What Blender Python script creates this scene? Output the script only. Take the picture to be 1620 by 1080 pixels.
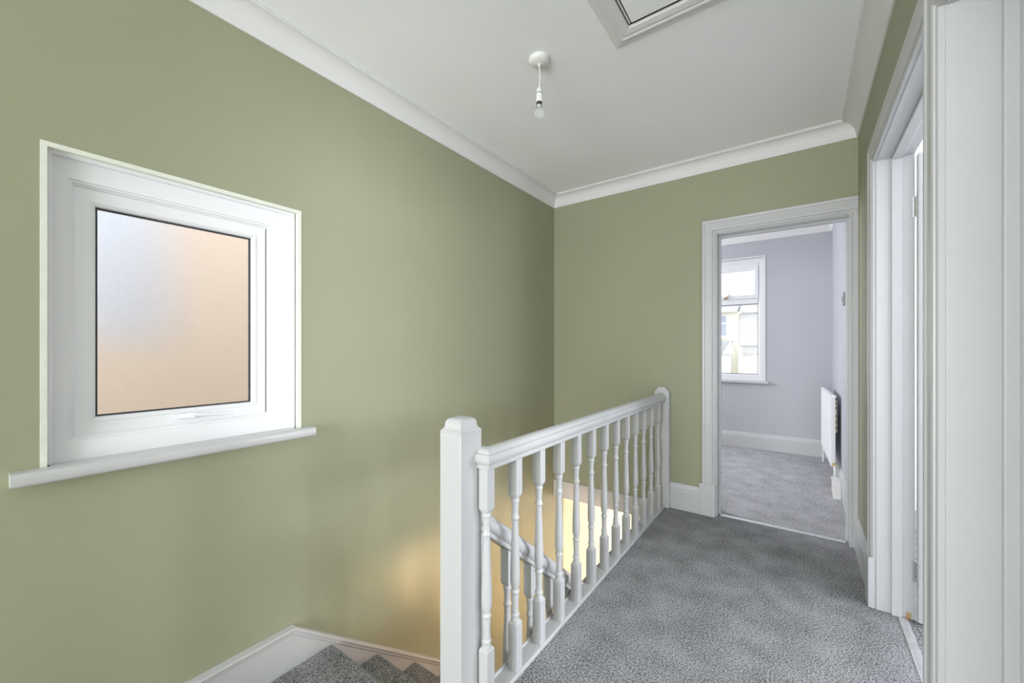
import bpy, bmesh, math, random
from mathutils import Vector, Matrix
random.seed(7)
for o in list(bpy.data.objects): bpy.data.objects.remove(o, do_unlink=True)
S = bpy.context.scene
C = S.collection

# ------------------------------------------------------------------ camera, world, lights, exposure
cam_d = bpy.data.cameras.new('camera'); cam = bpy.data.objects.new('camera', cam_d); C.objects.link(cam)
cam.location = (0, 0, 1.175)
cam.rotation_euler = (math.radians(90), 0, math.radians(35.75))
cam_d.sensor_width = 36; cam_d.lens = 36 * 635 / 1620
cam_d.shift_y = 12 / 1620
cam_d.clip_start = 0.02; cam_d.clip_end = 400
S.camera = cam
S.view_settings.view_transform = 'Standard'; S.view_settings.look = 'None'
S.view_settings.gamma = 1; S.view_settings.use_curve_mapping = False
S.view_settings.exposure = 1.57
try:
    S.cycles.max_bounces = 10; S.cycles.diffuse_bounces = 6; S.cycles.transmission_bounces = 8
    S.cycles.sample_clamp_indirect = 6
except Exception: pass

W = bpy.data.worlds.new('overcast_sky'); S.world = W; W.use_nodes = True
wn = W.node_tree.nodes; wn['Background'].inputs[0].default_value = (0.90, 0.95, 1.0, 1)
wn['Background'].inputs[1].default_value = 0.88

def area(name, loc, rot, sx, sy, energy, col):
    l = bpy.data.lights.new(name, 'AREA'); l.shape = 'RECTANGLE'; l.size = sx; l.size_y = sy
    l.energy = energy; l.color = col
    o = bpy.data.objects.new(name, l); C.objects.link(o); o.location = loc; o.rotation_euler = rot
    return o
R90 = math.pi / 2
# area lights added out of view to fill the landing and rooms
area('added_fill_rear', (-0.62, -3.165, 1.08), (R90, 0, 0), 1.50, 2.00, 50, (0.97, 0.985, 1.0))
area('added_fill_side_room', (3.155, 2.60, 1.50), (R90, 0, R90), 1.3, 1.2, 45, (0.93, 0.96, 1.0))
area('added_fill_near_room', (3.155, .75, 1.40), (R90, 0, R90), .95, 1.5, 17, (0.96, 0.98, 1.0))
area('added_fill_bedroom', (-2.66, 4.4, 1.5), (R90, 0, -R90), 1.3, 1.2, 19, (0.93, 0.94, 1.0))
area('added_fill_hall', (-0.7, 5.46, -1.45), (-R90, 0, 0), 0.7, 1.5, 17, (1.0, 0.95, 0.86))  # no door is built here; light added to brighten the lower hall

# ------------------------------------------------------------------ materials
def new_mat(name):
    m = bpy.data.materials.new(name); m.use_nodes = True
    nt = m.node_tree; return m, nt, nt.nodes['Principled BSDF']
def paint(name, col, rough=0.5, bump=0.0, bscale=60, var=0.0, vscale=3.0, spec=0.5, coat=0.0):
    m, nt, b = new_mat(name)
    b.inputs['Base Color'].default_value = (*col, 1); b.inputs['Roughness'].default_value = rough
    b.inputs['Specular IOR Level'].default_value = spec
    tc = nt.nodes.new('ShaderNodeTexCoord')
    if var > 0:
        n = nt.nodes.new('ShaderNodeTexNoise'); n.inputs['Scale'].default_value = vscale; n.inputs['Detail'].default_value = 5
        nt.links.new(tc.outputs['Object'], n.inputs['Vector'])
        r = nt.nodes.new('ShaderNodeValToRGB')
        r.color_ramp.elements[0].position = .3; r.color_ramp.elements[1].position = .7
        r.color_ramp.elements[0].color = (*[c * (1 - var) for c in col], 1)
        r.color_ramp.elements[1].color = (*[min(1, c * (1 + var)) for c in col], 1)
        nt.links.new(n.outputs['Fac'], r.inputs['Fac']); nt.links.new(r.outputs['Color'], b.inputs['Base Color'])
    if bump > 0:
        n = nt.nodes.new('ShaderNodeTexNoise'); n.inputs['Scale'].default_value = bscale; n.inputs['Detail'].default_value = 4
        nt.links.new(tc.outputs['Object'], n.inputs['Vector'])
        bp = nt.nodes.new('ShaderNodeBump'); bp.inputs['Strength'].default_value = bump; bp.inputs['Distance'].default_value = .004
        nt.links.new(n.outputs['Fac'], bp.inputs['Height']); nt.links.new(bp.outputs['Normal'], b.inputs['Normal'])
    return m
def carpet(name, dark, light, scale=150):
    m, nt, b = new_mat(name)
    b.inputs['Roughness'].default_value = .95; b.inputs['Specular IOR Level'].default_value = .1
    tc = nt.nodes.new('ShaderNodeTexCoord')
    n = nt.nodes.new('ShaderNodeTexNoise'); n.inputs['Scale'].default_value = scale; n.inputs['Detail'].default_value = 3; n.inputs['Roughness'].default_value = .7
    nt.links.new(tc.outputs['Object'], n.inputs['Vector'])
    n2 = nt.nodes.new('ShaderNodeTexNoise'); n2.inputs['Scale'].default_value = 7; n2.inputs['Detail'].default_value = 4
    nt.links.new(tc.outputs['Object'], n2.inputs['Vector'])
    n3 = nt.nodes.new('ShaderNodeTexNoise'); n3.inputs['Scale'].default_value = 150; n3.inputs['Detail'].default_value = 2; n3.inputs['Roughness'].default_value = .6
    nt.links.new(tc.outputs['Object'], n3.inputs['Vector'])
    mh = nt.nodes.new('ShaderNodeMix'); mh.inputs[0].default_value = .45      # tufts and clumps of tufts
    nt.links.new(n.outputs['Fac'], mh.inputs[2]); nt.links.new(n3.outputs['Fac'], mh.inputs[3])
    mx = nt.nodes.new('ShaderNodeMath'); mx.operation = 'MULTIPLY_ADD'; mx.inputs[1].default_value = .12
    nt.links.new(n2.outputs['Fac'], mx.inputs[0]); nt.links.new(mh.outputs[0], mx.inputs[2])
    r = nt.nodes.new('ShaderNodeValToRGB'); e = r.color_ramp.elements
    e[0].position = .49; e[0].color = (*dark, 1); e[1].position = .63; e[1].color = (*light, 1)
    nt.links.new(mx.outputs[0], r.inputs['Fac']); nt.links.new(r.outputs['Color'], b.inputs['Base Color'])
    bp = nt.nodes.new('ShaderNodeBump'); bp.inputs['Strength'].default_value = .5; bp.inputs['Distance'].default_value = .004
    nt.links.new(n.outputs['Fac'], bp.inputs['Height']); nt.links.new(bp.outputs['Normal'], b.inputs['Normal'])
    return m
M = {}
M['green'] = paint('sage_green_wall_paint', (.325, .335, .228), .62, .12, 40, .025, 1.5, .35)
M['lilac'] = paint('lilac_grey_wall_paint', (.47, .475, .515), .6, .05, 40, .02, 2, .3)
M['cream'] = paint('cream_wall_paint', (.82, .74, .60), .6, .05, 40, .02, 2, .3)
M['white_wall'] = paint('white_wall_paint', (.80, .80, .83), .6, .05, 40, .02, 2, .3)
M['ceil'] = paint('white_ceiling_paint', (.92, .925, .95), .7, .06, 25, .012, 2, .3)
M['cornice'] = paint('white_cornice_paint', (.74, .74, .74), .6, .08, 50, .012, 4, .3)
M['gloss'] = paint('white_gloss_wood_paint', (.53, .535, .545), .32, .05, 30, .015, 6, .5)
M['reveal'] = paint('off_white_reveal_paint', (.74, .76, .68), .6, .3, 60, .05, 9, .3)
M['upvc'] = paint('white_upvc', (.80, .81, .84), .42, 0, 1, 0, 1, .5)
M['gasket'] = paint('black_rubber_gasket', (.03, .03, .035), .6, .05, 90)
M['plastic'] = paint('white_plastic', (.82, .82, .80), .35, .02, 60)
M['shaded_white_plastic'] = paint('shaded_white_plastic', (.30, .30, .31), .4, .02, 60)  # white plastic greyed: the shade on the control box is in the colour
M['rad'] = paint('white_radiator_enamel', (.84, .85, .87), .3, .02, 60)
M['black'] = paint('dark_gap_shade', (.02, .018, .012), .9, .1, 80)  # flat black painted in for the shade inside gaps and slots
M['brass'] = paint('brass_metal', (.62, .47, .22), .3, .05, 60); M['brass'].node_tree.nodes['Principled BSDF'].inputs['Metallic'].default_value = 1
M['chrome'] = paint('nickel_metal', (.62, .62, .62), .3, .05, 60); M['chrome'].node_tree.nodes['Principled BSDF'].inputs['Metallic'].default_value = 1
M['alu'] = paint('aluminium_threshold', (.72, .72, .74), .35, .08, 120, .1, 30); M['alu'].node_tree.nodes['Principled BSDF'].inputs['Metallic'].default_value = .7
M['wood'] = paint('bare_pine', (.48, .32, .17), .6, .1, 40, .2, 12)
M['beige'] = paint('beige_bracket_enamel', (.60, .52, .40), .5, .05, 60, .1, 20)
M['carpet'] = carpet('charcoal_speckled_carpet', (.075, .075, .079), (.46, .46, .475), 260)
M['carpet_b'] = carpet('glare_grey_carpet', (.20, .20, .21), (.60, .60, .62), 260)  # paler than the landing carpet: the glare on it is put into the colour
M['halltile'] = paint('hall_floor_laminate', (.45, .34, .22), .4, .05, 20, .15, 4)
M['render_peach'] = paint('peach_masonry_render', (.80, .63, .50), .9, .2, 30, .03, 2)
M['render_cream'] = paint('cream_masonry_render', (.93, .88, .76), .9, .2, 30, .03, 2)
M['render_white'] = paint('white_masonry_render', (.86, .86, .84), .9, .2, 30, .03, 2)
M['render_blue'] = paint('pale_blue_render', (.58, .62, .68), .9, .2, 30, .03, 2)
M['pebble'] = paint('grey_pebbledash', (.74, .72, .72), .95, .5, 25, .12, 14)
M['slate'] = paint('grey_roof_slate', (.50, .50, .52), .8, .2, 10, .15, 6)
M['ground'] = paint('street_tarmac', (.42, .42, .42), .95, .2, 20, .08, 3)
def glass_clear():
    m, nt, b = new_mat('clear_window_glass'); nt.nodes.remove(b)
    out = nt.nodes['Material Output']
    t = nt.nodes.new('ShaderNodeBsdfTransparent'); t.inputs[0].default_value = (.97, .98, .98, 1)
    g = nt.nodes.new('ShaderNodeBsdfGlossy'); g.inputs['Roughness'].default_value = .02
    mx = nt.nodes.new('ShaderNodeMixShader'); mx.inputs[0].default_value = .05
    nt.links.new(t.outputs[0], mx.inputs[1]); nt.links.new(g.outputs[0], mx.inputs[2]); nt.links.new(mx.outputs[0], out.inputs[0])
    return m
M['glass'] = glass_clear()
def glass_frost():
    m, nt, b = new_mat('obscured_frosted_glass')
    b.inputs['Base Color'].default_value = (.97, .98, .99, 1); b.inputs['Transmission Weight'].default_value = 1
    b.inputs['Roughness'].default_value = .34; b.inputs['IOR'].default_value = 1.15
    tc = nt.nodes.new('ShaderNodeTexCoord'); n = nt.nodes.new('ShaderNodeTexNoise')
    n.inputs['Scale'].default_value = 260; n.inputs['Detail'].default_value = 1
    nt.links.new(tc.outputs['Object'], n.inputs['Vector'])
    bp = nt.nodes.new('ShaderNodeBump'); bp.inputs['Strength'].default_value = .8; bp.inputs['Distance'].default_value = .003
    nt.links.new(n.outputs['Fac'], bp.inputs['Height']); nt.links.new(bp.outputs['Normal'], b.inputs['Normal'])
    return m
M['frost'] = glass_frost()
def glass_pattern():
    m, nt, b = new_mat('leaf_patterned_glass'); nt.nodes.remove(b)
    out = nt.nodes['Material Output']
    tc = nt.nodes.new('ShaderNodeTexCoord')
    v = nt.nodes.new('ShaderNodeTexVoronoi'); v.feature = 'DISTANCE_TO_EDGE'; v.inputs['Scale'].default_value = 14
    ns = nt.nodes.new('ShaderNodeTexNoise'); ns.inputs['Scale'].default_value = 9
    ad = nt.nodes.new('ShaderNodeMixRGB'); ad.blend_type = 'ADD'; ad.inputs[0].default_value = .25
    nt.links.new(tc.outputs['Object'], ns.inputs['Vector']); nt.links.new(tc.outputs['Object'], ad.inputs[1]); nt.links.new(ns.outputs['Color'], ad.inputs[2])
    nt.links.new(ad.outputs[0], v.inputs['Vector'])
    r = nt.nodes.new('ShaderNodeValToRGB'); e = r.color_ramp.elements
    e[0].position = .0; e[0].color = (.80, .82, .85, 1); e[1].position = .09; e[1].color = (.97, .98, 1, 1)
    nt.links.new(v.outputs['Distance'], r.inputs['Fac'])
    t = nt.nodes.new('ShaderNodeBsdfTransparent'); tl = nt.nodes.new('ShaderNodeBsdfTranslucent')
    nt.links.new(r.outputs[0], t.inputs[0]); nt.links.new(r.outputs[0], tl.inputs[0])
    mx = nt.nodes.new('ShaderNodeMixShader'); mx.inputs[0].default_value = .6
    nt.links.new(t.outputs[0], mx.inputs[1]); nt.links.new(tl.outputs[0], mx.inputs[2]); nt.links.new(mx.outputs[0], out.inputs[0])
    return m
M['pattern'] = glass_pattern()
def bulb_glass():
    m, nt, b = new_mat('clear_bulb_glass')
    b.inputs['Base Color'].default_value = (.95, .96, .98, 1); b.inputs['Transmission Weight'].default_value = .85
    b.inputs['Roughness'].default_value = .08; b.inputs['IOR'].default_value = 1.2
    return m
M['bulb'] = bulb_glass()
def emit(name, col, st):
    m, nt, b = new_mat(name); b.inputs['Emission Color'].default_value = (*col, 1); b.inputs['Emission Strength'].default_value = st
    b.inputs['Base Color'].default_value = (*col, 1); return m
M['lit_bulb'] = emit('lit_warm_bulb', (1, .66, .42), 95)

# ------------------------------------------------------------------ mesh helpers
V = Vector
def box(bm, x0, x1, y0, y1, z0, z1):
    vs = [bm.verts.new((x, y, z)) for z in (z0, z1) for y in (y0, y1) for x in (x0, x1)]
    for f in ((0, 2, 3, 1), (4, 5, 7, 6), (0, 1, 5, 4), (2, 6, 7, 3), (0, 4, 6, 2), (1, 3, 7, 5)):
        bm.faces.new([vs[i] for i in f])
def hexa(bm, b4, t4):
    a = [bm.verts.new(p) for p in b4]; c = [bm.verts.new(p) for p in t4]
    bm.faces.new(a[::-1]); bm.faces.new(c)
    for i in range(4): bm.faces.new((a[i], a[(i + 1) % 4], c[(i + 1) % 4], c[i]))
def prism(bm, pts, ext):
    a = [bm.verts.new(p) for p in pts]; c = [bm.verts.new(V(p) + V(ext)) for p in pts]
    bm.faces.new(a[::-1]); bm.faces.new(c)
    for i in range(len(a)): bm.faces.new((a[i], a[(i + 1) % len(a)], c[(i + 1) % len(a)], c[i]))
def sweep(bm, prof, path, N, closed=False, only=None):
    """mitred sweep: profile (u, v) -> u along N x direction, v along N"""
    path = [V(p) for p in path]; N = V(N).normalized(); n = len(path); rings = []
    for i in range(n):
        dirs = []
        if closed or i > 0: dirs.append((path[i] - path[i - 1]).normalized())
        if closed or i < n - 1: dirs.append((path[(i + 1) % n] - path[i]).normalized())
        ns = [N.cross(d) for d in dirs]
        m = ns[0] if len(ns) == 1 else (ns[0] + ns[1]) / (1 + ns[0].dot(ns[1]))
        rings.append([path[i] + m * u + N * v for u, v in prof])
    segs = range(n if closed else n - 1)
    for s in segs:
        if only is not None and s not in (only if isinstance(only, (list, tuple)) else [only]): continue
        a = [bm.verts.new(p) for p in rings[s]]; b = [bm.verts.new(p) for p in rings[(s + 1) % n]]
        k = len(prof)
        for j in range(k): bm.faces.new((a[j], a[(j + 1) % k], b[(j + 1) % k], b[j]))
        bm.faces.new(a[::-1]); bm.faces.new(b)
def lathe(bm, prof, cx=0, cy=0, n=20, axis='z', cz=0):
    rings = []
    for r, z in prof:
        ring = []
        for k in range(n):
            a = 2 * math.pi * k / n
            p = (cx + r * math.cos(a), cy + r * math.sin(a), cz + z)
            if axis == 'x': p = (cx + z, cy + r * math.cos(a), cz + r * math.sin(a))
            if axis == 'y': p = (cx + r * math.cos(a), cy + z, cz + r * math.sin(a))
            ring.append(bm.verts.new(p))
        rings.append(ring)
    for i in range(len(rings) - 1):
        for k in range(n): bm.faces.new((rings[i][k], rings[i][(k + 1) % n], rings[i + 1][(k + 1) % n], rings[i + 1][k]))
    bm.faces.new(rings[0][::-1]); bm.faces.new(rings[-1])
def tube(bm, pts, r, n=10):
    pts = [V(p) for p in pts]; rings = []
    for i, p in enumerate(pts):
        d = (pts[min(i + 1, len(pts) - 1)] - pts[max(i - 1, 0)]).normalized()
        u = d.cross(V((0, 0, 1)) if abs(d.z) < .9 else V((1, 0, 0))).normalized(); w = d.cross(u)
        rr = r[i] if isinstance(r, (list, tuple)) else r
        rings.append([bm.verts.new(p + (u * math.cos(2 * math.pi * k / n) + w * math.sin(2 * math.pi * k / n)) * rr) for k in range(n)])
    for i in range(len(rings) - 1):
        for k in range(n): bm.faces.new((rings[i][k], rings[i][(k + 1) % n], rings[i + 1][(k + 1) % n], rings[i + 1][k]))
    bm.faces.new(rings[0][::-1]); bm.faces.new(rings[-1])
def obj(name, bm, mat, parent=None, bevel=0.0, smooth=None, segs=2):
    bmesh.ops.recalc_face_normals(bm, faces=bm.faces)
    me = bpy.data.meshes.new(name); bm.to_mesh(me); bm.free()
    o = bpy.data.objects.new(name, me); C.objects.link(o)
    me.materials.append(M[mat] if isinstance(mat, str) else mat)
    if parent is not None: o.parent = parent
    if bevel > 0:
        md = o.modifiers.new('bevel', 'BEVEL'); md.width = bevel; md.segments = segs; md.limit_method = 'ANGLE'; md.angle_limit = math.radians(40)
    if smooth is not None:
        for p in me.polygons: p.use_smooth = True
        try: me.set_sharp_from_angle(angle=math.radians(smooth))
        except Exception: pass
    return o
def B(name, dims, mat, parent=None, bevel=0.0):
    bm = bmesh.new()
    for d in (dims if isinstance(dims[0], (tuple, list)) else [dims]): box(bm, *d)
    return obj(name, bm, mat, parent, bevel)
def empty(name, loc=(0, 0, 0)):
    # the empty sits at the thing's base; its parts keep world coordinates
    o = bpy.data.objects.new(name, None); C.objects.link(o); o.location = loc; o.empty_display_size = .1; return o
def adopt(root):
    bpy.context.view_layer.update()
    for ch in root.children: ch.matrix_parent_inverse = Matrix.Translation(-V(root.location))
def tag(o, label, cat, group=None, kind=None):
    o['label'] = label; o['category'] = cat
    if group: o['group'] = group
    if kind: o['kind'] = kind
    return o
def struct(o, label, cat): return tag(o, label, cat, kind='structure')

XL, XR, YB, ZC = -1.784, .275, 3.12, 2.52
ZH = -2.60           # hall floor downstairs
# ------------------------------------------------------------------ walls, floors, ceilings
# left wall with the window hole (y .148-.887, z .83-1.777)
struct(B('wall_left', [(-2.0, XL, -3.3, .148, ZH, 2.75), (-2.0, XL, .887, 3.29, ZH, 2.75),
        (-2.0, XL, .148, .887, ZH, .80), (-2.0, XL, .148, .887, 1.777, 2.75)], 'green'),
       'sage green stairwell wall holding the frosted window', 'wall')
# back wall with the bedroom doorway (x -.50-.26, z 0-2.0)
struct(B('wall_back', [(XL, -.50, YB, 3.28, -.12, 2.75), (.255, XR, YB, 3.28, 0, 2.75), (-.50, .255, YB, 3.28, 2.0, 2.75)], 'green'),
       'sage green end wall around the bedroom doorway', 'wall')
# right wall with two doorways
struct(B('wall_right', [(XR, .40, 2.455, 3.28, 0, 2.75), (XR, .40, 1.382, 1.433, 0, 2.75), (XR, .40, -3.3, .535, 0, 2.75),
        (XR, .40, 1.433, 2.455, 2.047, 2.75), (XR, .40, .535, 1.382, 2.007, 2.75)], 'green'),
       'sage green wall with two white doorways', 'wall')
struct(B('wall_rear', [(XL, -1.43, -3.4, -3.2, -.19, 2.75), (.19, XR, -3.4, -3.2, -.19, 2.75), (-1.43, .19, -3.4, -3.2, -.19, .03), (-1.43, .19, -3.4, -3.2, 2.12, 2.75)], 'green'),
       'sage green landing wall behind the viewer', 'wall')
struct(B('ceiling', (XL, XR, -3.2, YB, ZC, 2.75), 'ceil'), 'white plaster ceiling above the landing', 'ceiling')
struct(B('floor', [(-.885, XR, -3.2, YB, -.19, 0), (XL, -.93, -3.2, -.05, -.19, 0), (-.93, -.885, -3.2, .93, -.19, 0), (XR, .36, 1.46, 2.43, -.19, 0), (-.475, .235, YB, 3.17, -.09, 0)], 'carpet'),
       'charcoal speckled carpet covering the landing', 'floor')
# bedroom beyond the end wall
struct(B('floor_bedroom', (-2.7, XR, 3.172, 5.52, -.09, -.001), 'carpet_b'), 'grey bedroom carpet seen through the doorway', 'floor')
struct(B('ceiling_bedroom', (-2.7, XR, 3.28, 5.52, 2.565, 2.75), 'ceil'), 'white bedroom ceiling beyond the doorway', 'ceiling')
struct(B('wall_bedroom_right', (XR, .40, 3.28, 5.7, 0, 2.75), 'lilac'), 'pale lilac bedroom wall carrying the radiator', 'wall')
WX0, WX1, WZ0, WZ1 = -1.75, -.35, .80, 2.255
struct(B('wall_bedroom_far', [(-2.9, WX0, 5.52, 5.75, -.19, 2.75), (WX1, XR, 5.52, 5.75, -.19, 2.75), (WX0, WX1, 5.52, 5.75, -.19, WZ0 - .03), (WX0, WX1, 5.52, 5.75, WZ1, 2.75)], 'lilac'),
       'lilac grey bedroom wall around the street window', 'wall')
struct(B('wall_bedroom_left', [(-2.9, -2.7, 3.12, 3.72, -.19, 2.75), (-2.9, -2.7, 5.08, 5.52, -.19, 2.75), (-2.9, -2.7, 3.72, 5.08, -.19, .88), (-2.9, -2.7, 3.72, 5.08, 2.12, 2.75)], 'lilac'),
       'lilac grey bedroom wall hidden left of the doorway', 'wall')
struct(B('wall_bedroom_near', [(-2.7, XL - .004, 3.12, 3.285, -.09, 2.75)], 'lilac'), 'lilac wall stub beside the bedroom doorway', 'wall')
# side room on the right
struct(B('floor_side_room', (.362, 3.2, 1.40, 4.1, -.19, -.002), 'carpet'), 'dark carpet of the side room past the open door', 'floor')
struct(B('ceiling_side_room', (.40, 3.2, 1.40, 4.1, 2.5, 2.75), 'ceil'), 'white ceiling of the side room past the open door', 'ceiling')
struct(B('wall_side_room', [(.40, 3.4, 4.1, 4.3, 0, 2.75), (.40, 3.4, 1.30, 1.40, 0, 2.75), (3.2, 3.4, 1.40, 1.93, 0, 2.75), (3.2, 3.4, 3.27, 4.1, 0, 2.75), (3.2, 3.4, 1.93, 3.27, 0, .88), (3.2, 3.4, 1.93, 3.27, 2.12, 2.75)], 'white_wall'),
       'white walls of the side room past the open door', 'wall')
# room behind the nearest doorway
struct(B('floor_near_room', (.362, 3.2, -3.2, 1.30, -.19, -.002), 'carpet'), 'dark carpet of the room behind the nearest doorway', 'floor')
struct(B('ceiling_near_room', (.40, 3.2, -3.2, 1.30, 2.5, 2.75), 'ceil'), 'white ceiling of the room behind the nearest doorway', 'ceiling')
struct(B('wall_near_room', [(.40, 3.4, -3.4, -3.2, 0, 2.75), (3.2, 3.4, -3.2, .25, 0, 2.75), (3.2, 3.4, 1.25, 1.30, 0, 2.75), (3.2, 3.4, .25, 1.25, 0, .63), (3.2, 3.4, .25, 1.25, 2.17, 2.75)], 'white_wall'),
       'white walls of the room behind the nearest doorway', 'wall')
# hall downstairs
struct(B('floor_hall', (-2.0, .40, -3.4, 5.7, ZH - .1, ZH), 'halltile'), 'brown hall floor at the foot of the stairs', 'floor')
struct(B('ceiling_hall', [(-.90, .40, -3.3, 3.12, -.23, -.191), (-2.0, .40, 3.125, 5.7, -.119, -.092)], 'ceil'), 'white hall ceiling under the landing', 'ceiling')
struct(B('wall_hall_left', (-2.0, XL, 3.29, 5.7, ZH, -.119), 'cream'), 'cream hall wall beyond the stairs below', 'wall')
struct(B('wall_hall_right', (XR, .40, -3.4, 5.7, ZH, -.231), 'cream'), 'cream hall wall under the landing', 'wall')
struct(B('wall_hall_far', (XL, XR, 5.5, 5.7, ZH, -.12), 'cream'), 'cream end wall of the hall downstairs', 'wall')
struct(B('wall_hall_rear', (XL, XR, -3.4, -3.2, ZH, -.191), 'cream'), 'cream hall wall below the viewer', 'wall')

# ------------------------------------------------------------------ cornices
def cove(w, h, n=6):
    p = [(0, 0), (0, h), (.007, h), (.009, h - .008)]
    for i in range(n + 1):
        a = math.pi / 2 * i / n
        p.append((.012 + (w - .022) * (1 - math.cos(a)), (h - .012) - (h - .024) * math.sin(a)))
    p += [(w - .006, .012), (w - .004, .006), (w, .005), (w, 0)]
    return p
cpath = [(XL, -3.2, ZC), (XL, YB, ZC), (XR, YB, ZC), (XR, -3.2, ZC)]
clab = ['white coved cornice along the stairwell wall with the window', 'white coved cornice above the bedroom doorway', 'white coved cornice above the two right doorways', 'white coved cornice behind the viewer']
for i in range(4):
    bm = bmesh.new(); sweep(bm, cove(.082, .094), cpath, (0, 0, -1), True, i)
    struct(obj('trim_%d' % (i + 1), bm, 'cornice', smooth=35), clab[i], 'cornice')
bpath = [(-2.7, 3.29, 2.565), (-2.7, 5.52, 2.565), (XR, 5.52, 2.565), (XR, 3.28, 2.565)]
for i, lb in ((1, 'white bedroom cornice above the street window'), (2, 'white bedroom cornice above the radiator wall')):
    bm = bmesh.new(); sweep(bm, cove(.11, .118), bpath, (0, 0, -1), False, i)
    struct(obj('trim_%d' % (i + 4), bm, 'cornice', smooth=35), lb, 'cornice')

# ------------------------------------------------------------------ skirting boards
SK = [(0, 0), (.019, 0), (.019, .137), (.0165, .143), (.0165, .150), (.012, .158), (.0095, .168), (.005, .180), (.002, .186), (0, .186)]
def skirting(name, path, label, mat='gloss', prof=SK):
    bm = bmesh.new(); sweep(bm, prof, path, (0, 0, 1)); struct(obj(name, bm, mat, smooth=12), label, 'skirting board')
skirting('baseboard_back', [(-.588, YB, 0), (-.795, YB, 0)], 'short white skirting board between wall newel and doorway')
skirting('baseboard_right', [(XR, 2.535, 0), (XR, YB - .024, 0)], 'white skirting board on the right wall between doorways')
skirting('baseboard_bedroom_right', [(XR, 3.30, 0), (XR, 5.52, 0)], 'white skirting board under the radiator')
skirting('baseboard_bedroom_far', [(XR - .02, 5.52, 0), (-2.7, 5.52, 0)], 'white skirting board under the street window')

# ------------------------------------------------------------------ door frames
ARCH = [(0, 0), (0, .011), (.004, .013), (.010, .013), (.013, .009), (.017, .009), (.019, .016), (.026, .0185), (.055, .0175), (.066, .0175), (.072, .0215), (.080, .0225), (.086, .020), (.087, .016), (.087, 0)]
def architrave(bm, path, N, only, sc=1.0):
    sweep(bm, [(u * sc, v) for u, v in ARCH], path, N, False, only)
# door 1: bedroom doorway in the end wall
d1 = empty('door_1', (-.12, YB, 0))
bp1 = [(-.484, YB, 0), (-.484, YB, 1.986), (XR - .001, YB, 1.986)]
bm = bmesh.new(); architrave(bm, [(-.484, YB, .21), bp1[1], bp1[2]], (0, -1, 0), 0); obj('architrave', bm, 'gloss', d1, smooth=12)
bm = bmesh.new(); architrave(bm, bp1, (0, -1, 0), 1, 1.07); obj('architrave', bm, 'gloss', d1, smooth=12)
bm = bmesh.new(); sweep(bm, [p for p in ARCH if p[0] < .030] + [(.041, .018), (.041, 0)], [(.233, YB, 1.986), (.233, YB, 0)], (0, -1, 0)); obj('architrave', bm, 'gloss', d1, smooth=12)
B('plinth_block', (-.588, -.484, YB - .027, YB, 0, .223), 'gloss', d1, .003)
B('lining', [(-.50, -.476, YB - .0, 3.285, 0, 2.0), (.235, .255, YB, 3.285, 0, 2.0), (-.476, .235, YB, 3.285, 1.978, 2.0)], 'gloss', d1, .002)
B('stop', [(-.476, -.464, 3.19, 3.225, 0, 1.978), (.223, .235, 3.19, 3.225, 0, 1.978), (-.464, .223, 3.19, 3.225, 1.966, 1.978)], 'gloss', d1, .002)
struct(d1, 'white moulded door frame opening into the lilac bedroom', 'door'); adopt(d1)
bm = bmesh.new(); sweep(bm, [(-.016, 0), (-.016, .002), (-.008, .006), (.008, .006), (.016, .002), (.016, 0)], [(-.462, 3.172, 0), (.221, 3.172, 0)], (0, 0, 1))
tag(obj('threshold_strip', bm, 'alu', smooth=30), 'thin metal carpet strip across the bedroom doorway', 'threshold strip')

# door 2: open door in the right wall
d2 = empty('door_2', (XR, 1.94, 0))
ap = [(XR, 2.436, .225), (XR, 2.436, 2.025), (XR, 1.4525, 2.025)]
bm = bmesh.new(); architrave(bm, ap, (-1, 0, 0), 0, .95); obj('architrave', bm, 'gloss', d2, smooth=12)
bm = bmesh.new(); architrave(bm, ap, (-1, 0, 0), 1, .95); obj('architrave', bm, 'gloss', d2, smooth=12)
B('plinth_block', (XR - .027, XR, 2.434, 2.532, 0, .228), 'gloss', d2, .003)
B('lining', [(XR, .401, 2.43, 2.456, 0, 2.048), (XR, .401, 1.432, 1.458, 0, 2.048), (XR, .401, 1.458, 2.43, 2.022, 2.048)], 'gloss', d2, .002)
B('stop', [(.325, .360, 2.418, 2.43, 0, 2.022), (.325, .360, 1.458, 1.470, 0, 2.022), (.325, .360, 1.470, 2.418, 2.010, 2.022)], 'gloss', d2, .002)
lf = B('leaf', [(.4055, 1.336, 2.398, 2.436, .008, 2.012)], 'gloss', d2, .003)
bm = bmesh.new()
PM = [(0, 0), (0, .008), (.006, .011), (.014, .009), (.022, .003), (.022, 0)]
for (x0, x1, z0, z1) in ((.50, .83, .25, .85), (.90, 1.23, .25, .85), (.50, .83, 1.05, 1.88), (.90, 1.23, 1.05, 1.88)):
    sweep(bm, PM, [(x0, 2.398, z0), (x0, 2.398, z1), (x1, 2.398, z1), (x1, 2.398, z0)], (0, -1, 0), True)
obj('panel_moulding', bm, 'gloss', lf, smooth=30)
for z in (1.79, .215):
    bm = bmesh.new(); box(bm, .392, .406, 2.426, 2.4295, z - .045, z + .045)
    for k in range(5): lathe(bm, [(.005, z - .045 + k * .018 + .0015), (.0055, z - .045 + k * .018 + .003), (.0055, z - .045 + k * .018 + .015), (.005, z - .045 + k * .018 + .0165)], .4035, 2.423, 10)
    obj('hinge', bm, 'chrome', d2)
B('scuffed_foot', (.372, .389, 2.4285, 2.4305, .0, .028), 'wood', d2)
struct(d2, 'white door standing open into the side room, far doorway on the right', 'door'); adopt(d2)
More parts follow.
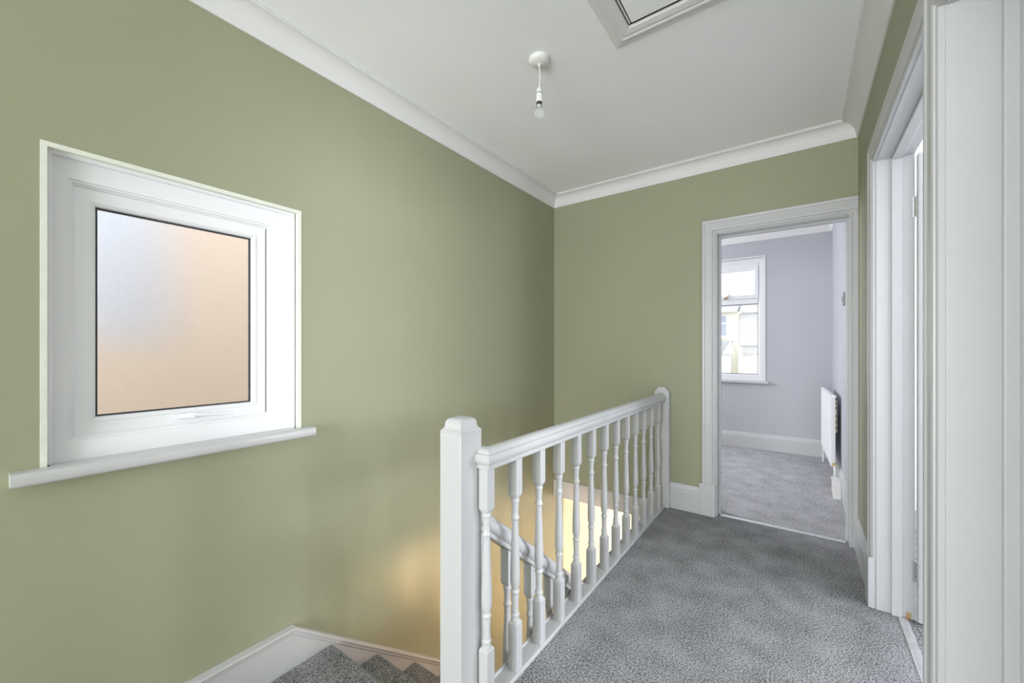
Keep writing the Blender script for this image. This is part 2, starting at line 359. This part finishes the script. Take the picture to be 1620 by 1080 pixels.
bm = bmesh.new(); sweep(bm, [(-.016, 0), (-.016, .002), (-.008, .006), (.008, .006), (.016, .002), (.016, 0)], [(.361, 1.46, 0), (.361, 2.416, 0)], (0, 0, 1))
tag(obj('threshold_strip', bm, 'alu', smooth=30), 'thin metal carpet strip below the open door on the right', 'threshold strip')

# door 3: nearest doorway on the right, its far jamb fills the right edge
d3 = empty('door_3', (XR, .95, 0))
ap = [(XR, 1.362, 0), (XR, 1.362, 1.985), (XR, .555, 1.985), (XR, .555, 0)]
for i in range(3):
    bm = bmesh.new(); architrave(bm, ap, (-1, 0, 0), i, 1.03); obj('architrave', bm, 'gloss', d3, smooth=12)
B('lining', [(XR, .40, 1.357, 1.382, 0, 2.007), (XR, .40, .535, .56, 0, 2.007), (XR, .40, .56, 1.357, 1.98, 2.007)], 'gloss', d3, .002)
B('stop', [(.361, .386, 1.343, 1.357, 0, 1.98), (.361, .386, .56, .574, 0, 1.98), (.361, .386, .574, 1.343, 1.966, 1.98)], 'gloss', d3, .003)
lf = B('leaf', (.404, 1.19, .520, .558, .006, 1.977), 'gloss', d3, .002)
bm = bmesh.new()
for (x0, x1, z0, z1) in ((.50, .76, .22, .85), (.84, 1.10, .22, .85), (.50, .76, 1.02, 1.84), (.84, 1.10, 1.02, 1.84)):
    sweep(bm, PM, [(x1, .558, z0), (x1, .558, z1), (x0, .558, z1), (x0, .558, z0)], (0, 1, 0), True)
obj('panel_moulding', bm, 'gloss', lf, smooth=30)
struct(d3, 'white door frame nearest the viewer at the right edge', 'door'); adopt(d3)

# ------------------------------------------------------------------ left window
w1 = empty('window_1', (XL, .52, .83))
bm = bmesh.new()   # painted plaster reveal lining
rp = [(0, 0), (0, .062), (-.006, .062), (-.006, 0)]
sweep(bm, [(.010, -.072), (.010, .0015), (-.004, .0015), (-.006, -.072)], [(XL, .148 + .006, .80), (XL, .148 + .006, 1.771), (XL, .881, 1.771), (XL, .881, .80)], (1, 0, 0))
obj('reveal', bm, 'reveal', w1)
XF = -1.836
fr = [(XF, .220, .909), (XF, .220, 1.682), (XF, .771, 1.682), (XF, .771, .909)]
bm = bmesh.new()
sweep(bm, [(0, -.05), (0, -.006), (.003, .000), (.008, .004), (.010, .010), (.015, .011), (.017, .016), (.060, .018), (.100, .018), (.100, -.05)], fr, (1, 0, 0), True)
obj('frame', bm, 'upvc', w1, smooth=12)
bm = bmesh.new()   # white quadrant bead round the frame
sweep(bm, [(0, 0), (0, .012), (.006, .017), (.014, .017), (.014, 0)], [(XF + .017, .170, .832), (XF + .017, .170, 1.757), (XF + .017, .858, 1.757), (XF + .017, .858, .832)], (1, 0, 0))
obj('cover_bead', bm, 'upvc', w1, smooth=12)
s1 = bmesh.new()
gl = [(XF, .266, .957), (XF, .266, 1.633), (XF, .717, 1.633), (XF, .717, .957)]
sweep(s1, [(0, -.03), (0, -.014), (.002, -.006), (.007, -.002), (.011, .0005), (.013, .0005), (.015, -.003), (.044, -.001), (.050, -.001), (.050, -.04), (.01, -.04)], gl, (1, 0, 0), True)
sash = obj('sash', s1, 'upvc', w1, smooth=12)
bm = bmesh.new(); sweep(bm, [(0, -.026), (0, -.015), (-.005, -.016), (-.005, -.026)], gl, (1, 0, 0), True); obj('gasket', bm, 'gasket', sash)
bm = bmesh.new(); sweep(bm, [(0, -.03), (0, -.0035), (-.0022, -.0035), (-.0022, -.03)], fr, (1, 0, 0), True); obj('seal', bm, 'gasket', w1)
B('pane', (XF - .028, XF - .022, .262, .721, .953, 1.637), 'frost', sash)
h = bmesh.new()
prism(h, [(XF - .001, .462, .921), (XF - .001, .530, .921), (XF - .001, .530, .940), (XF - .001, .462, .940)], (.006, 0, 0))
hb = obj('handle', h, 'upvc', sash, .002)
bm = bmesh.new(); tube(bm, [(XF + .010, .482, .931), (XF + .020, .497, .932), (XF + .026, .515, .932), (XF + .026, .55, .929), (XF + .028, .59, .927), (XF + .030, .636, .927)], [.008, .010, .010, .0055, .005, .0045], 12)
obj('lever', bm, 'upvc', hb, smooth=60)
bm = bmesh.new(); lathe(bm, [(.006, 0), (.006, .012), (.005, .013)], XF + .024, .514, 12, 'x', .926); obj('lock_button', bm, 'chrome', hb)
bm = bmesh.new()   # sill board with rounded nose
xs = XL + .050
prism(bm, [(XF + .002, .165, .800), (XL, .165, .800), (XL, .165, .832), (XF + .002, .165, .832)], (0, .700, 0))
nose = [(XL, .794), (xs - .006, .794), (xs - .001, .798), (xs, .804), (xs, .820), (xs - .002, .827), (xs - .008, .8315), (xs - .016, .832), (XL, .832)]
prism(bm, [(x, .088, z) for x, z in nose], (0, .844, 0))
obj('sill', bm, 'gloss', w1, smooth=50)
struct(w1, 'white plastic window with frosted pane and deep sill', 'window'); adopt(w1)

# ------------------------------------------------------------------ bedroom street window
def upvc_window(root, x0, x1, z0, z1, y, mull, transom=None):
    bm = bmesh.new()
    N = (0, -1, 0)
    sweep(bm, [(0, -.05), (0, -.004), (.008, .003), (.012, .006), (.060, .008), (.060, -.05)],
          [(x0 + .06, y, z0 + .075), (x0 + .06, y, z1 - .06), (x1 - .06, y, z1 - .06), (x1 - .06, y, z0 + .075)], N, True)
    box(bm, x0, x1, y - .006, y + .05, z0, z0 + .02); box(bm, x0 + .058, x1 - .058, y - .006, y + .05, 2.150, 2.198)
    obj('frame', bm, 'upvc', root, smooth=12)
w2 = empty('window_2', (-1.05, 5.52, .80))
YW = 5.545
upvc_window(w2, WX0, WX1, WZ0, WZ1, YW, -1.05)
B('mullion', (-1.085, -1.015, YW - .008, YW + .05, .875, 2.195), 'upvc', w2, .006)
for (xa, xb) in ((-1.69, -1.085), (-1.015, -.41)):
    B('transom', (xa, xb, YW - .008, YW + .05, 1.712, 1.775), 'upvc', w2, .006)
    bm = bmesh.new()
    g = [(xa + .045, YW, 1.775 + .048), (xa + .045, YW, 2.195 - .085), (xb - .045, YW, 2.195 - .085), (xb - .045, YW, 1.775 + .048)]
    sweep(bm, [(0, -.03), (0, -.004), (.006, .004), (.012, .012), (.045, .012), (.045, -.03)], g, (0, -1, 0), True)
    ts = obj('sash', bm, 'upvc', w2, smooth=12)
    B('pane', (xa + .042, xb - .042, YW + .012, YW + .016, 1.82, 2.114), 'pattern', ts)
    hx = xa + .26
    bm = bmesh.new(); box(bm, hx - .022, hx + .022, YW - .022, YW - .011, 1.785, 1.800); lathe(bm, [(.009, 0), (.012, -.006), (.010, -.014)], hx, YW - .022, 12, 'y', 1.793)
    tube(bm, [(hx, YW - .034, 1.793), (hx + .03, YW - .036, 1.815), (hx + .065, YW - .036, 1.838)], [.007, .006, .005], 8)
    obj('handle', bm, 'brass', ts, smooth=50)
    bm = bmesh.new(); sweep(bm, [(0, -.03), (0, -.006), (-.006, -.006), (-.006, -.03)], [(xa, YW, .875), (xa, YW, 1.712), (xb, YW, 1.712), (xb, YW, .875)], (0, -1, 0), True); obj('gasket', bm, 'gasket', w2)
    B('pane', (xa, xb, YW + .016, YW + .020, .872, 1.716), 'glass', w2)
B('sill', (WX0 - .05, -.298, 5.475, 5.56, .772, .800), 'gloss', w2, .006)
bm = bmesh.new(); sweep(bm, [(0, -.02), (0, .006), (.014, .006), (.014, -.02)], [(WX0, 5.52, .80), (WX0, 5.52, WZ1), (WX1, 5.52, WZ1), (WX1, 5.52, .80)], (0, -1, 0)); obj('cover_bead', bm, 'upvc', w2)
struct(w2, 'white bedroom window with patterned top light facing the street', 'window'); adopt(w2)

# unseen windows, added to go with the fill lights
def added_window(name, rect, axis, label):
    w = empty(name)
    (a0, a1, z0, z1, p0, p1) = rect
    def bx(a, b, c, d, p, q): return (a, b, p, q, c, d) if axis == 'y' else (p, q, a, b, c, d)
    B('frame', [bx(a0, a0 + .06, z0, z1, p0, p1), bx(a1 - .06, a1, z0, z1, p0, p1), bx(a0 + .06, a1 - .06, z0, z0 + .06, p0, p1), bx(a0 + .06, a1 - .06, z1 - .06, z1, p0, p1)], 'upvc', w, .004)
    m = (p0 + p1) / 2
    B('pane', bx(a0 + .055, a1 - .055, z0 + .055, z1 - .055, m - .002, m + .002), 'glass', w)
    struct(w, label, 'window')
added_window('window_3', (-1.43, .19, .03, 2.12, -3.34, -3.28), 'y', 'added tall white glazed window behind the viewer')
added_window('window_4', (1.93, 3.27, .88, 2.12, 3.26, 3.32), 'x', 'added white window of the side room on the right')
added_window('window_6', (.25, 1.25, .63, 2.17, 3.26, 3.32), 'x', 'added white window of the room behind the nearest doorway')
added_window('window_5', (3.72, 5.08, .88, 2.12, -2.82, -2.76), 'x', 'added second bedroom window hidden left of the doorway')

# ------------------------------------------------------------------ landing balustrade
BAL_H = .765
def baluster_mesh():
    bm = bmesh.new(); s = .0185
    def blk(z0, z1, up):
        box(bm, -s, s, -s, s, z0, z1)
        q = .0135; e = z1 + .010 if up else z0 - .010; z = z1 if up else z0
        b4 = [(-s, -s, z), (s, -s, z), (s, s, z), (-s, s, z)]; t4 = [(-q, -q, e), (q, -q, e), (q, q, e), (-q, q, e)]
        hexa(bm, b4, t4) if up else hexa(bm, t4, b4)
    blk(0, .165, True); blk(.632, BAL_H, False)
    lathe(bm, [(.0150, .168), (.0155, .178), (.0135, .184), (.0135, .187), (.0160, .192), (.0160, .197), (.0130, .202), (.0135, .206), (.0130, .212),
               (.0120, .222), (.0130, .245), (.0135, .262), (.0125, .268), (.0150, .272), (.0165, .277), (.0150, .283), (.0115, .287), (.0120, .292),
               (.0160, .303), (.0178, .318), (.0180, .335), (.0172, .37), (.0155, .42), (.0138, .47), (.0125, .51), (.0118, .534), (.0118, .538),
               (.0150, .542), (.0160, .547), (.0145, .552), (.0120, .556), (.0118, .566), (.0122, .585), (.0138, .598), (.0135, .602), (.0160, .607), (.0160, .613), (.0140, .617), (.0155, .622), (.0155, .630)], n=18)
    bmesh.ops.recalc_face_normals(bm, faces=bm.faces)
    me = bpy.data.meshes.new('baluster'); bm.to_mesh(me); bm.free(); me.materials.append(M['gloss'])
    for p in me.polygons: p.use_smooth = True
    try: me.set_sharp_from_angle(angle=math.radians(35))
    except Exception: pass
    return me
bme = baluster_mesh()
RH = [(.024, 0), (.0265, .003), (.0265, .011), (.0245, .0125), (.0245, .0150), (.0275, .0165), (.0325, .021), (.0360, .028), (.0372, .036), (.0362, .0435), (.0335, .0490), (.0300, .0515), (.0268, .0505), (.0262, .0545), (.024, .0600), (.018, .0655), (.009, .0690)]
RAIL = [(-.024, 0)] + RH + [(0, .0700)] + [(-u, v) for u, v in RH[:0:-1]]
XB = -.8465
bal = empty('landing_balustrade', (XB, 2.05, 0))
def newel_post(name, x0, x1, y0, y1, z0, zs, parent):
    bm = bmesh.new(); box(bm, x0, x1, y0, y1, z0, zs)
    n = obj(name, bm, 'gloss', parent, .003)
    cx, cy, hx, hy = (x0 + x1) / 2, (y0 + y1) / 2, (x1 - x0) / 2, (y1 - y0) / 2
    bm = bmesh.new(); lev = [(1, zs), (.97, zs + .004), (.86, zs + .0085), (.79, zs + .014), (.76, zs + .020), (.76, zs + .026), (.74, zs + .031), (.66, zs + .038), (.52, zs + .043), (.30, zs + .047), (.08, zs + .0485)]
    rg = [[bm.verts.new((cx + sx * hx * k, cy + sy * hy * k, z)) for sx, sy in ((-1, -1), (1, -1), (1, 1), (-1, 1))] for k, z in lev]
    for a, b in zip(rg, rg[1:]):
        for k in range(4): bm.faces.new((a[k], a[(k + 1) % 4], b[(k + 1) % 4], b[k]))
    bm.faces.new(rg[0][::-1]); bm.faces.new(rg[-1])
    obj('cap', bm, 'gloss', n, smooth=30)
    return n
newel_post('newel_post', -.963, -.870, .932, 1.034, -.19, .905, bal)
bm = bmesh.new()
prism(bm, [(-.895, 3.078, 0), (-.790, 3.078, 0), (-.790, 3.078, .858), (-.803, 3.078, .873), (-.818, 3.078, .893), (-.867, 3.078, .893), (-.882, 3.078, .873), (-.895, 3.078, .858)], (0, .0415, 0))
obj('wall_newel', bm, 'gloss', bal, .003)
bm = bmesh.new()
RZ = .015 + BAL_H
path = [(-.895, 1.036, RZ), (XB, 1.036, RZ), (XB, 3.079, RZ)]
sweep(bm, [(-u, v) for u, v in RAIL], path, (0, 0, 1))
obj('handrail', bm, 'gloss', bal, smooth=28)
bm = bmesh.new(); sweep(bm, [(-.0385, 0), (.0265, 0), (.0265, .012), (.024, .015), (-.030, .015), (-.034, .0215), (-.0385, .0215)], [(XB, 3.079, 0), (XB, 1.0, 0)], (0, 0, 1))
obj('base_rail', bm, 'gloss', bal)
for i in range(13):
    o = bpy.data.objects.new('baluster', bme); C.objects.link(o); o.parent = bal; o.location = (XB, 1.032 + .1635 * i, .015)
struct_bal = tag(bal, 'white turned spindle balustrade along the carpeted landing edge', 'balustrade')
adopt(bal)
struct(B('trim_7', (-.897, -.8855, 1.035, 3.119, -.235, .0), 'gloss'), 'white fascia board facing the stairwell under the spindles', 'fascia')
struct(B('trim_8', (XL, -.898, 3.108, YB, -.126, .018), 'gloss', None, .003), 'white bulkhead board low on the end wall of the stairwell', 'fascia')

# ------------------------------------------------------------------ staircase going down
RISE, GOING = .197, .248
st = empty('staircase', (-1.35, 2.2, ZH))
NT = 12
def nz(k): return -.185 - RISE * k
for k in range(NT):
    z = nz(k); yn = 1.023 + GOING * k; y0 = -.05 if k == 0 else yn - GOING - .03
    bm = bmesh.new(); t = .03
    prof = [(y0, z - t), (yn - .02, z - t), (yn - .004, z - t + .003), (yn + .002, z - t / 2), (yn - .002, z - .005), (yn - .012, z), (y0, z)]
    prism(bm, [(-1.757, y, zz) for y, zz in prof], (.790, 0, 0))
    obj('tread', bm, 'carpet', st, smooth=40)
    box_z0 = max(nz(k + 1) if k < NT - 1 else ZH, ZH)
    B('riser', (-1.757, -.967, yn - .035, yn - .018, box_z0, z - .029), 'carpet', st)
B('riser', (-1.757, -.93, -.052, -.035, -.185, -.0), 'carpet', st)
SL = RISE / GOING
bm = bmesh.new()   # wall string: level skirting then raking board
yE = 3.9; zpk = -.012
ye_z = zpk - .10 - SL * (yE - .852)
prism(bm, [(XL + .001, -.05, zpk), (XL + .001, .852, zpk), (XL + .001, yE, zpk - SL * (yE - .852)), (XL + .001, yE, max(ZH, zpk - SL * (yE - .852) - .36)), (XL + .001, .95, -.50), (XL + .001, -.05, -.50)], (.025, 0, 0))
stg = obj('wall_string', bm, 'gloss', st, .002)
bm = bmesh.new()
NR = V((1, 0, 0))
sweep(bm, [(0, .026), (0, .034), (-.010, .036), (-.018, .031), (-.024, .031), (-.030, .026)], [(XL, -.05, zpk), (XL, .852, zpk), (XL, yE, zpk - SL * (yE - .852))], (1, 0, 0))
# top bead
obj('string_bead', bm, 'gloss', stg, smooth=30)
bm = bmesh.new()
def so(y): return -.115 - SL * (y - 1.023)
prism(bm, [(-.966, 1.036, so(1.036)), (-.966, 3.9, max(so(3.9), ZH + .05)), (-.966, 3.9, ZH), (-.966, 3.6, ZH), (-.966, 1.036, so(1.036) - .30)], (.065, 0, 0))
obj('outer_string', bm, 'gloss', st, .002)
tag(st, 'carpeted stairs dropping away beside the green wall', 'stairs'); adopt(st)
sb = empty('stair_balustrade', (-.93, 2.3, -1.4))
ang = math.atan(SL); D = V((0, math.cos(ang), -math.sin(ang))); N = V((0, math.sin(ang), math.cos(ang)))
def ru(y): return .455 - SL * (y - 1.18)     # underside of the raking handrail
bm = bmesh.new(); sweep(bm, [(u, v) for u, v in RAIL], [V((-.93, 1.030, ru(1.030))), V((-.93, 3.75, ru(3.75)))], N); obj('handrail', bm, 'gloss', sb, smooth=30)
for i in range(16):
    y = 1.10 + .160 * i
    o = bpy.data.objects.new('baluster', bme); C.objects.link(o); o.parent = sb; o.location = (-.93, y, ru(y) + .012 - BAL_H)
newel_post('newel_post', -.976, -.884, 3.72, 3.82, ZH, ru(3.72) + .16, sb)
tag(sb, 'white raking handrail and spindles of the lower flight', 'balustrade'); adopt(sb)

# ------------------------------------------------------------------ ceiling pendant and loft hatch
px, py = -.985, 1.585
pl = empty('pendant_lamp', (px, py, ZC))
bm = bmesh.new(); lathe(bm, [(.047, 0), (.048, -.006), (.046, -.014), (.038, -.021), (.018, -.024), (.008, -.026), (.005, -.032)], px, py, 32, 'z', ZC)
obj('ceiling_rose', bm, 'plastic', pl, smooth=50)
bm = bmesh.new(); tube(bm, [(px, py, ZC - .03), (px + .004, py, ZC - .07), (px + .002, py, ZC - .11), (px, py, ZC - .137)], .0028, 8); obj('cord', bm, 'plastic', pl, smooth=60)
lz = ZC - .133
bm = bmesh.new(); lathe(bm, [(.006, 0), (.010, -.004), (.0135, -.014), (.0145, -.026), (.0145, -.048), (.0155, -.050), (.0155, -.066), (.014, -.068)], px, py, 20, 'z', lz); lh = obj('lampholder', bm, 'plastic', pl, smooth=40)
bm = bmesh.new(); lathe(bm, [(.0148, -.0265), (.0150, -.027), (.0150, -.0285), (.0148, -.029)], px, py, 20, 'z', lz); obj('seam_ring', bm, 'gasket', lh)
bm = bmesh.new(); lathe(bm, [(.0125, -.064), (.0135, -.070), (.0125, -.078), (.011, -.080)], px, py, 20, 'z', lz); obj('socket_ring', bm, 'gasket', lh)
bz = lz - .118
bm = bmesh.new(); pr = [(.010, .040), (.011, .032), (.015, .022)]
for i in range(9):
    a = math.radians(35 + i * 17); pr.append((max(.0245 * math.sin(a), .001), .0245 * math.cos(a)))
lathe(bm, pr, px, py, 24, 'z', bz); blb = obj('bulb', bm, 'bulb', pl, smooth=60)
bm = bmesh.new(); lathe(bm, [(.0095, .026), (.0105, .028), (.0105, .048), (.0095, .049)], px, py, 16, 'z', bz); obj('bulb_cap', bm, 'chrome', blb, smooth=40)
tag(pl, 'bare bulb hanging from a white ceiling rose on short cord', 'pendant lamp'); adopt(pl)

hx0, hx1, hy0, hy1 = -.667, .12, .90, 1.724
lh = empty('loft_hatch', ((hx0 + hx1) / 2, (hy0 + hy1) / 2, ZC))
hp = [(hx0 + .088, hy0 + .088, ZC), (hx0 + .088, hy1 - .088, ZC), (hx1 - .088, hy1 - .088, ZC), (hx1 - .088, hy0 + .088, ZC)]
for i in range(4):
    bm = bmesh.new(); sweep(bm, [(0, 0), (0, .012), (-.003, .014), (-.030, .016), (-.034, .012), (-.040, .012), (-.046, .016), (-.054, .016), (-.058, .010), (-.084, .008), (-.088, .005), (-.088, 0)], hp, (0, 0, -1), True, i)
    obj('frame_moulding', bm, 'cornice', lh, smooth=12)
B('gap', (hx0 + .0885, hx1 - .0885, hy0 + .0885, hy1 - .0885, ZC - .002, ZC - .0005), 'black', lh)  # black sheet standing in for the shade in the open gap
B('panel_edge', (hx0 + .094, hx0 + .099, hy0 + .10, hy1 - .104, ZC - .009, ZC - .0025), 'plastic', lh)
bm = bmesh.new(); pz = ((hx0 + .108, hy0 + .098), (hx1 - .098, hy0 + .098), (hx1 - .098, hy1 - .104), (hx0 + .104, hy1 - .104))
hexa(bm, [(x, y, ZC - .010) for x, y in pz], [(x, y, ZC - .0025) for x, y in pz])
obj('panel', bm, 'ceil', lh, .002)
tag(lh, 'white framed loft hatch in the ceiling with dark gap round its panel', 'loft hatch'); adopt(lh)

# ------------------------------------------------------------------ bedroom fittings
rad = empty('radiator', (.19, 4.83, .18))
na, fa = V((.207, 4.36, 0)), V((.173, 5.30, 0)); rd = (fa - na).normalized(); rn = V((rd.y, -rd.x, 0))   # rn points to the wall
def rb(name, s0, s1, t0, t1, z0, z1, mat, parent, bev=.003):
    bm = bmesh.new()
    q = [na + rd * s + rn * t for s, t in ((s0, t0), (s1, t0), (s1, t1), (s0, t1))]
    hexa(bm, [(p.x, p.y, z0) for p in q], [(p.x, p.y, z1) for p in q]); return obj(name, bm, mat, parent, bev)
L = .94
rb('front_panel', 0, L, 0, .012, .175, .785, 'rad', rad, .004)
for k in range(22):
    rb('ridge', .03 + k * .041, .03 + k * .041 + .022, -.0035, .001, .205, .755, 'rad', rad, .0015)
rb('side_cover', -.004, .002, 0, .030, .195, .765, 'rad', rad, .002)
rb('side_cover', L - .002, L + .004, 0, .030, .195, .765, 'rad', rad, .002)
rb('top_grille', 0, L, .002, .030, .770, .782, 'rad', rad, .002)
rb('convector_fins', .02, L - .02, .012, .027, .22, .75, 'rad', rad, .001)
p = na + rd * .0 + rn * .022
bm = bmesh.new(); lathe(bm, [(.006, 0), (.014, -.002), (.016, -.012), (.012, -.022)], p.x, p.y, 14, 'y', .772); obj('bleed_valve', bm, 'rad', rad, smooth=40)
rb('wall_bracket', .04, .10, .032, .046, .46, .73, 'beige', rad, .002)
for z in (.49, .54, .59, .66, .70): rb('bracket_slot', .0385, .0405, .036, .042, z, z + .022, 'black', rad, 0)  # black chips painted in for the shade inside the slots
bm = bmesh.new(); lathe(bm, [(.011, 0), (.011, -.02), (.014, -.022), (.014, -.04), (.010, -.042), (.010, -.055)], p.x, p.y, 14, 'y', .20); obj('valve', bm, 'brass', rad, smooth=40)
bm = bmesh.new(); tube(bm, [(p.x, p.y - .04, .20), (p.x, p.y - .045, .16), (p.x, p.y - .045, .0)], .0075, 10); obj('pipe', bm, 'rad', rad, smooth=60)
q = na + rd * L + rn * .015
bm = bmesh.new(); tube(bm, [(q.x, q.y + .0, .18), (q.x, q.y, .12), (q.x, q.y, 0)], .0075, 10); obj('pipe', bm, 'rad', rad, smooth=60)
tag(rad, 'white panel radiator hung on the bedroom wall', 'radiator'); adopt(rad)
pb = empty('pipe_box', (.24, 4.1, 0))
B('cover', (.206, .2555, 4.02, 4.25, .0, .105), 'plastic', pb, .004); B('lid', (.202, .2555, 4.016, 4.254, .105, .118), 'plastic', pb, .003)
tag(pb, 'small white boxed cover on the bedroom floor below the radiator', 'pipe cover'); adopt(pb)
th = empty('wall_thermostat', (.26, 3.65, 1.52))
B('housing', (.238, XR, 3.60, 3.688, 1.482, 1.570), 'shaded_white_plastic', th, .004)
bm = bmesh.new(); lathe(bm, [(.017, 0), (.017, -.004), (.015, -.005)], .238, 3.644, 20, 'x', 1.526); obj('dial', bm, 'shaded_white_plastic', th, smooth=40)
tag(th, 'small square white control box on the bedroom wall just past the door frame', 'thermostat'); adopt(th)

# ------------------------------------------------------------------ lamp in the hall downstairs (lit)
hx, hy = .0, 1.17
hl = empty('hall_lamp', (hx, hy, -.231))
bm = bmesh.new(); lathe(bm, [(.047, 0), (.046, -.012), (.03, -.02), (.006, -.024)], hx, hy, 24, 'z', -.231); obj('ceiling_rose', bm, 'plastic', hl, smooth=50)
bm = bmesh.new(); tube(bm, [(hx, hy, -.25), (hx, hy, -.385)], .003, 8); obj('cord', bm, 'plastic', hl)
bm = bmesh.new(); lathe(bm, [(.008, 0), (.015, -.01), (.015, -.045)], hx, hy, 16, 'z', -.38); obj('lampholder', bm, 'plastic', hl, smooth=40)
bm = bmesh.new(); lathe(bm, [(.020, .110), (.040, .100), (.078, .078), (.100, .040), (.110, 0), (.100, -.040), (.078, -.078), (.040, -.100), (.004, -.11)], hx, hy, 24, 'z', -.53); obj('bulb', bm, 'lit_bulb', hl, smooth=60)
tag(hl, 'lit warm bulb hanging in the hall under the landing', 'pendant lamp'); adopt(hl)

# ------------------------------------------------------------------ outside
GZ = -2.9
struct(B('ground_street', [(-60, 60, 6.2, 60, GZ - .3, GZ), (-60, -2.2, -40, 6.2, GZ - .3, GZ)], 'ground'), 'grey street outside the bedroom window', 'ground')
nb = empty('neighbour_house', (-6, 3, GZ))
bm = bmesh.new(); prism(bm, [(-4.6, 1.14, GZ), (-4.6, 9, GZ), (-12, 9, GZ), (-12, 3.4, GZ)], (0, 0, 8.4)); obj('gable_wall', bm, 'render_peach', nb)
B('low_wing', (-9, -4.6, -6, 1.14, GZ, 1.24), 'render_peach', nb)
adopt(nb); tag(nb, 'peach rendered neighbouring house blurred behind the frosted pane', 'house'); adopt(nb)
fh = empty('far_house', (-16, -1, GZ))
B('wall', (-18, -13.5, -14, 9, GZ, 6.4), 'render_blue', fh)
bm = bmesh.new(); prism(bm, [(-18.3, -14.2, 6.4), (-15.75, -14.2, 8.6), (-13.2, -14.2, 6.4)], (0, 23.4, 0)); obj('roof', bm, 'slate', fh)
tag(fh, 'pale blue grey house glimpsed through the left of the frosted pane', 'house'); adopt(fh)
def sashwin(parent, x0, x1, z0, z1, y):
    w = B('window', [(x0, x0 + .08, y - .04, y + .02, z0, z1), (x1 - .08, x1, y - .04, y + .02, z0, z1), (x0 + .08, x1 - .08, y - .04, y + .02, z0, z0 + .08), (x0 + .08, x1 - .08, y - .04, y + .02, z1 - .08, z1), (x0 + .08, x1 - .08, y - .04, y + .02, (z0 + z1) / 2 + .12, (z0 + z1) / 2 + .20), (x0 - .06, x1 + .06, y - .10, y, z0 - .10, z0)], 'render_white', parent)
    for (a, b) in ((z0 + .08, (z0 + z1) / 2 + .12), ((z0 + z1) / 2 + .20, z1 - .08)):
        B('pane', (x0 + .08, x1 - .08, y - .02, y - .012, a, b), M['win_dark'], w)
M['win_dark'] = paint('reflective_far_glass', (.45, .50, .58), .1, .02, 5)
h1 = empty('house_across', (-5.5, 29, GZ))
B('front_wall', (-9, -2.97, 27, 33, GZ, 3.40), 'render_cream', h1)
bm = bmesh.new(); prism(bm, [(-9.2, 26.6, 3.45), (-9.2, 30, 5.9), (-9.2, 33.4, 3.45)], (6.2, 0, 0)); obj('roof', bm, 'slate', h1)
B('gutter', (-9.2, -3.0, 26.5, 26.75, 3.36, 3.62), 'render_white', h1, .02)
for x in (-4.55, -7.3): sashwin(h1, x, x + 1.0, 1.90, 3.22, 26.99); sashwin(h1, x - 1.1, x - .1, -1.6, .1, 26.99)
B('porch_wall', (-5.3, -3.30, 26.0, 27, GZ, .95), 'render_white', h1)
bm = bmesh.new(); pts = [(-3.52, -1.2), (-3.52, .30), (-3.49, .42), (-3.425, .50), (-3.36, .42), (-3.33, .30), (-3.33, -1.2)]
prism(bm, [(x, 25.97, z) for x, z in pts], (0, .035, 0)); obj('porch_arch', bm, 'pebble', h1)
bm = bmesh.new(); prism(bm, [(-5.4, 25.8, .92), (-3.62, 25.8, .92), (-3.25, 25.8, 1.66), (-5.4, 25.8, 1.66)], (0, 1.19, 0)); obj('porch_roof', bm, 'slate', h1)
bm = bmesh.new(); prism(bm, [(-3.66, 25.75, .90), (-3.05, 25.75, .90), (-3.22, 25.75, 1.70)], (0, .05, 0)); obj('barge_board', bm, 'render_white', h1)
tag(h1, 'cream terraced house with slate porch across the street', 'house'); adopt(h1)
h2 = empty('grey_gable_house', (0, 29, GZ))
B('gable_wall', (-2.96, 4, 27.2, 34, GZ, 3.30), 'pebble', h2)
B('string_course', (-2.96, 4, 27.14, 27.2, 1.33, 1.39), 'slate', h2)
bm = bmesh.new(); prism(bm, [(-2.95, 26.9, 3.30), (-2.74, 26.9, 3.80), (4.2, 26.9, 3.80), (4.2, 26.9, 3.30)], (0, 7.4, 0)); obj('roof', bm, 'pebble', h2)
bm = bmesh.new(); tube(bm, [(-2.92, 26.8, 3.25), (-2.66, 26.8, 3.85)], .06, 6); obj('verge', bm, 'render_white', h2)
tag(h2, 'grey pebbledashed house standing right of the cream one', 'house'); adopt(h2)
bm = bmesh.new(); prism(bm, [(-2.92, 26.3, GZ), (5, 26.3, GZ), (5, 26.3, 1.15), (-2.45, 26.3, .80), (-2.70, 26.3, .70), (-2.78, 26.3, 1.30), (-2.92, 26.3, 1.38)], (0, .25, 0))
tag(obj('garden_wall', bm, 'render_cream'), 'pale cream boundary wall below the grey house', 'garden wall')
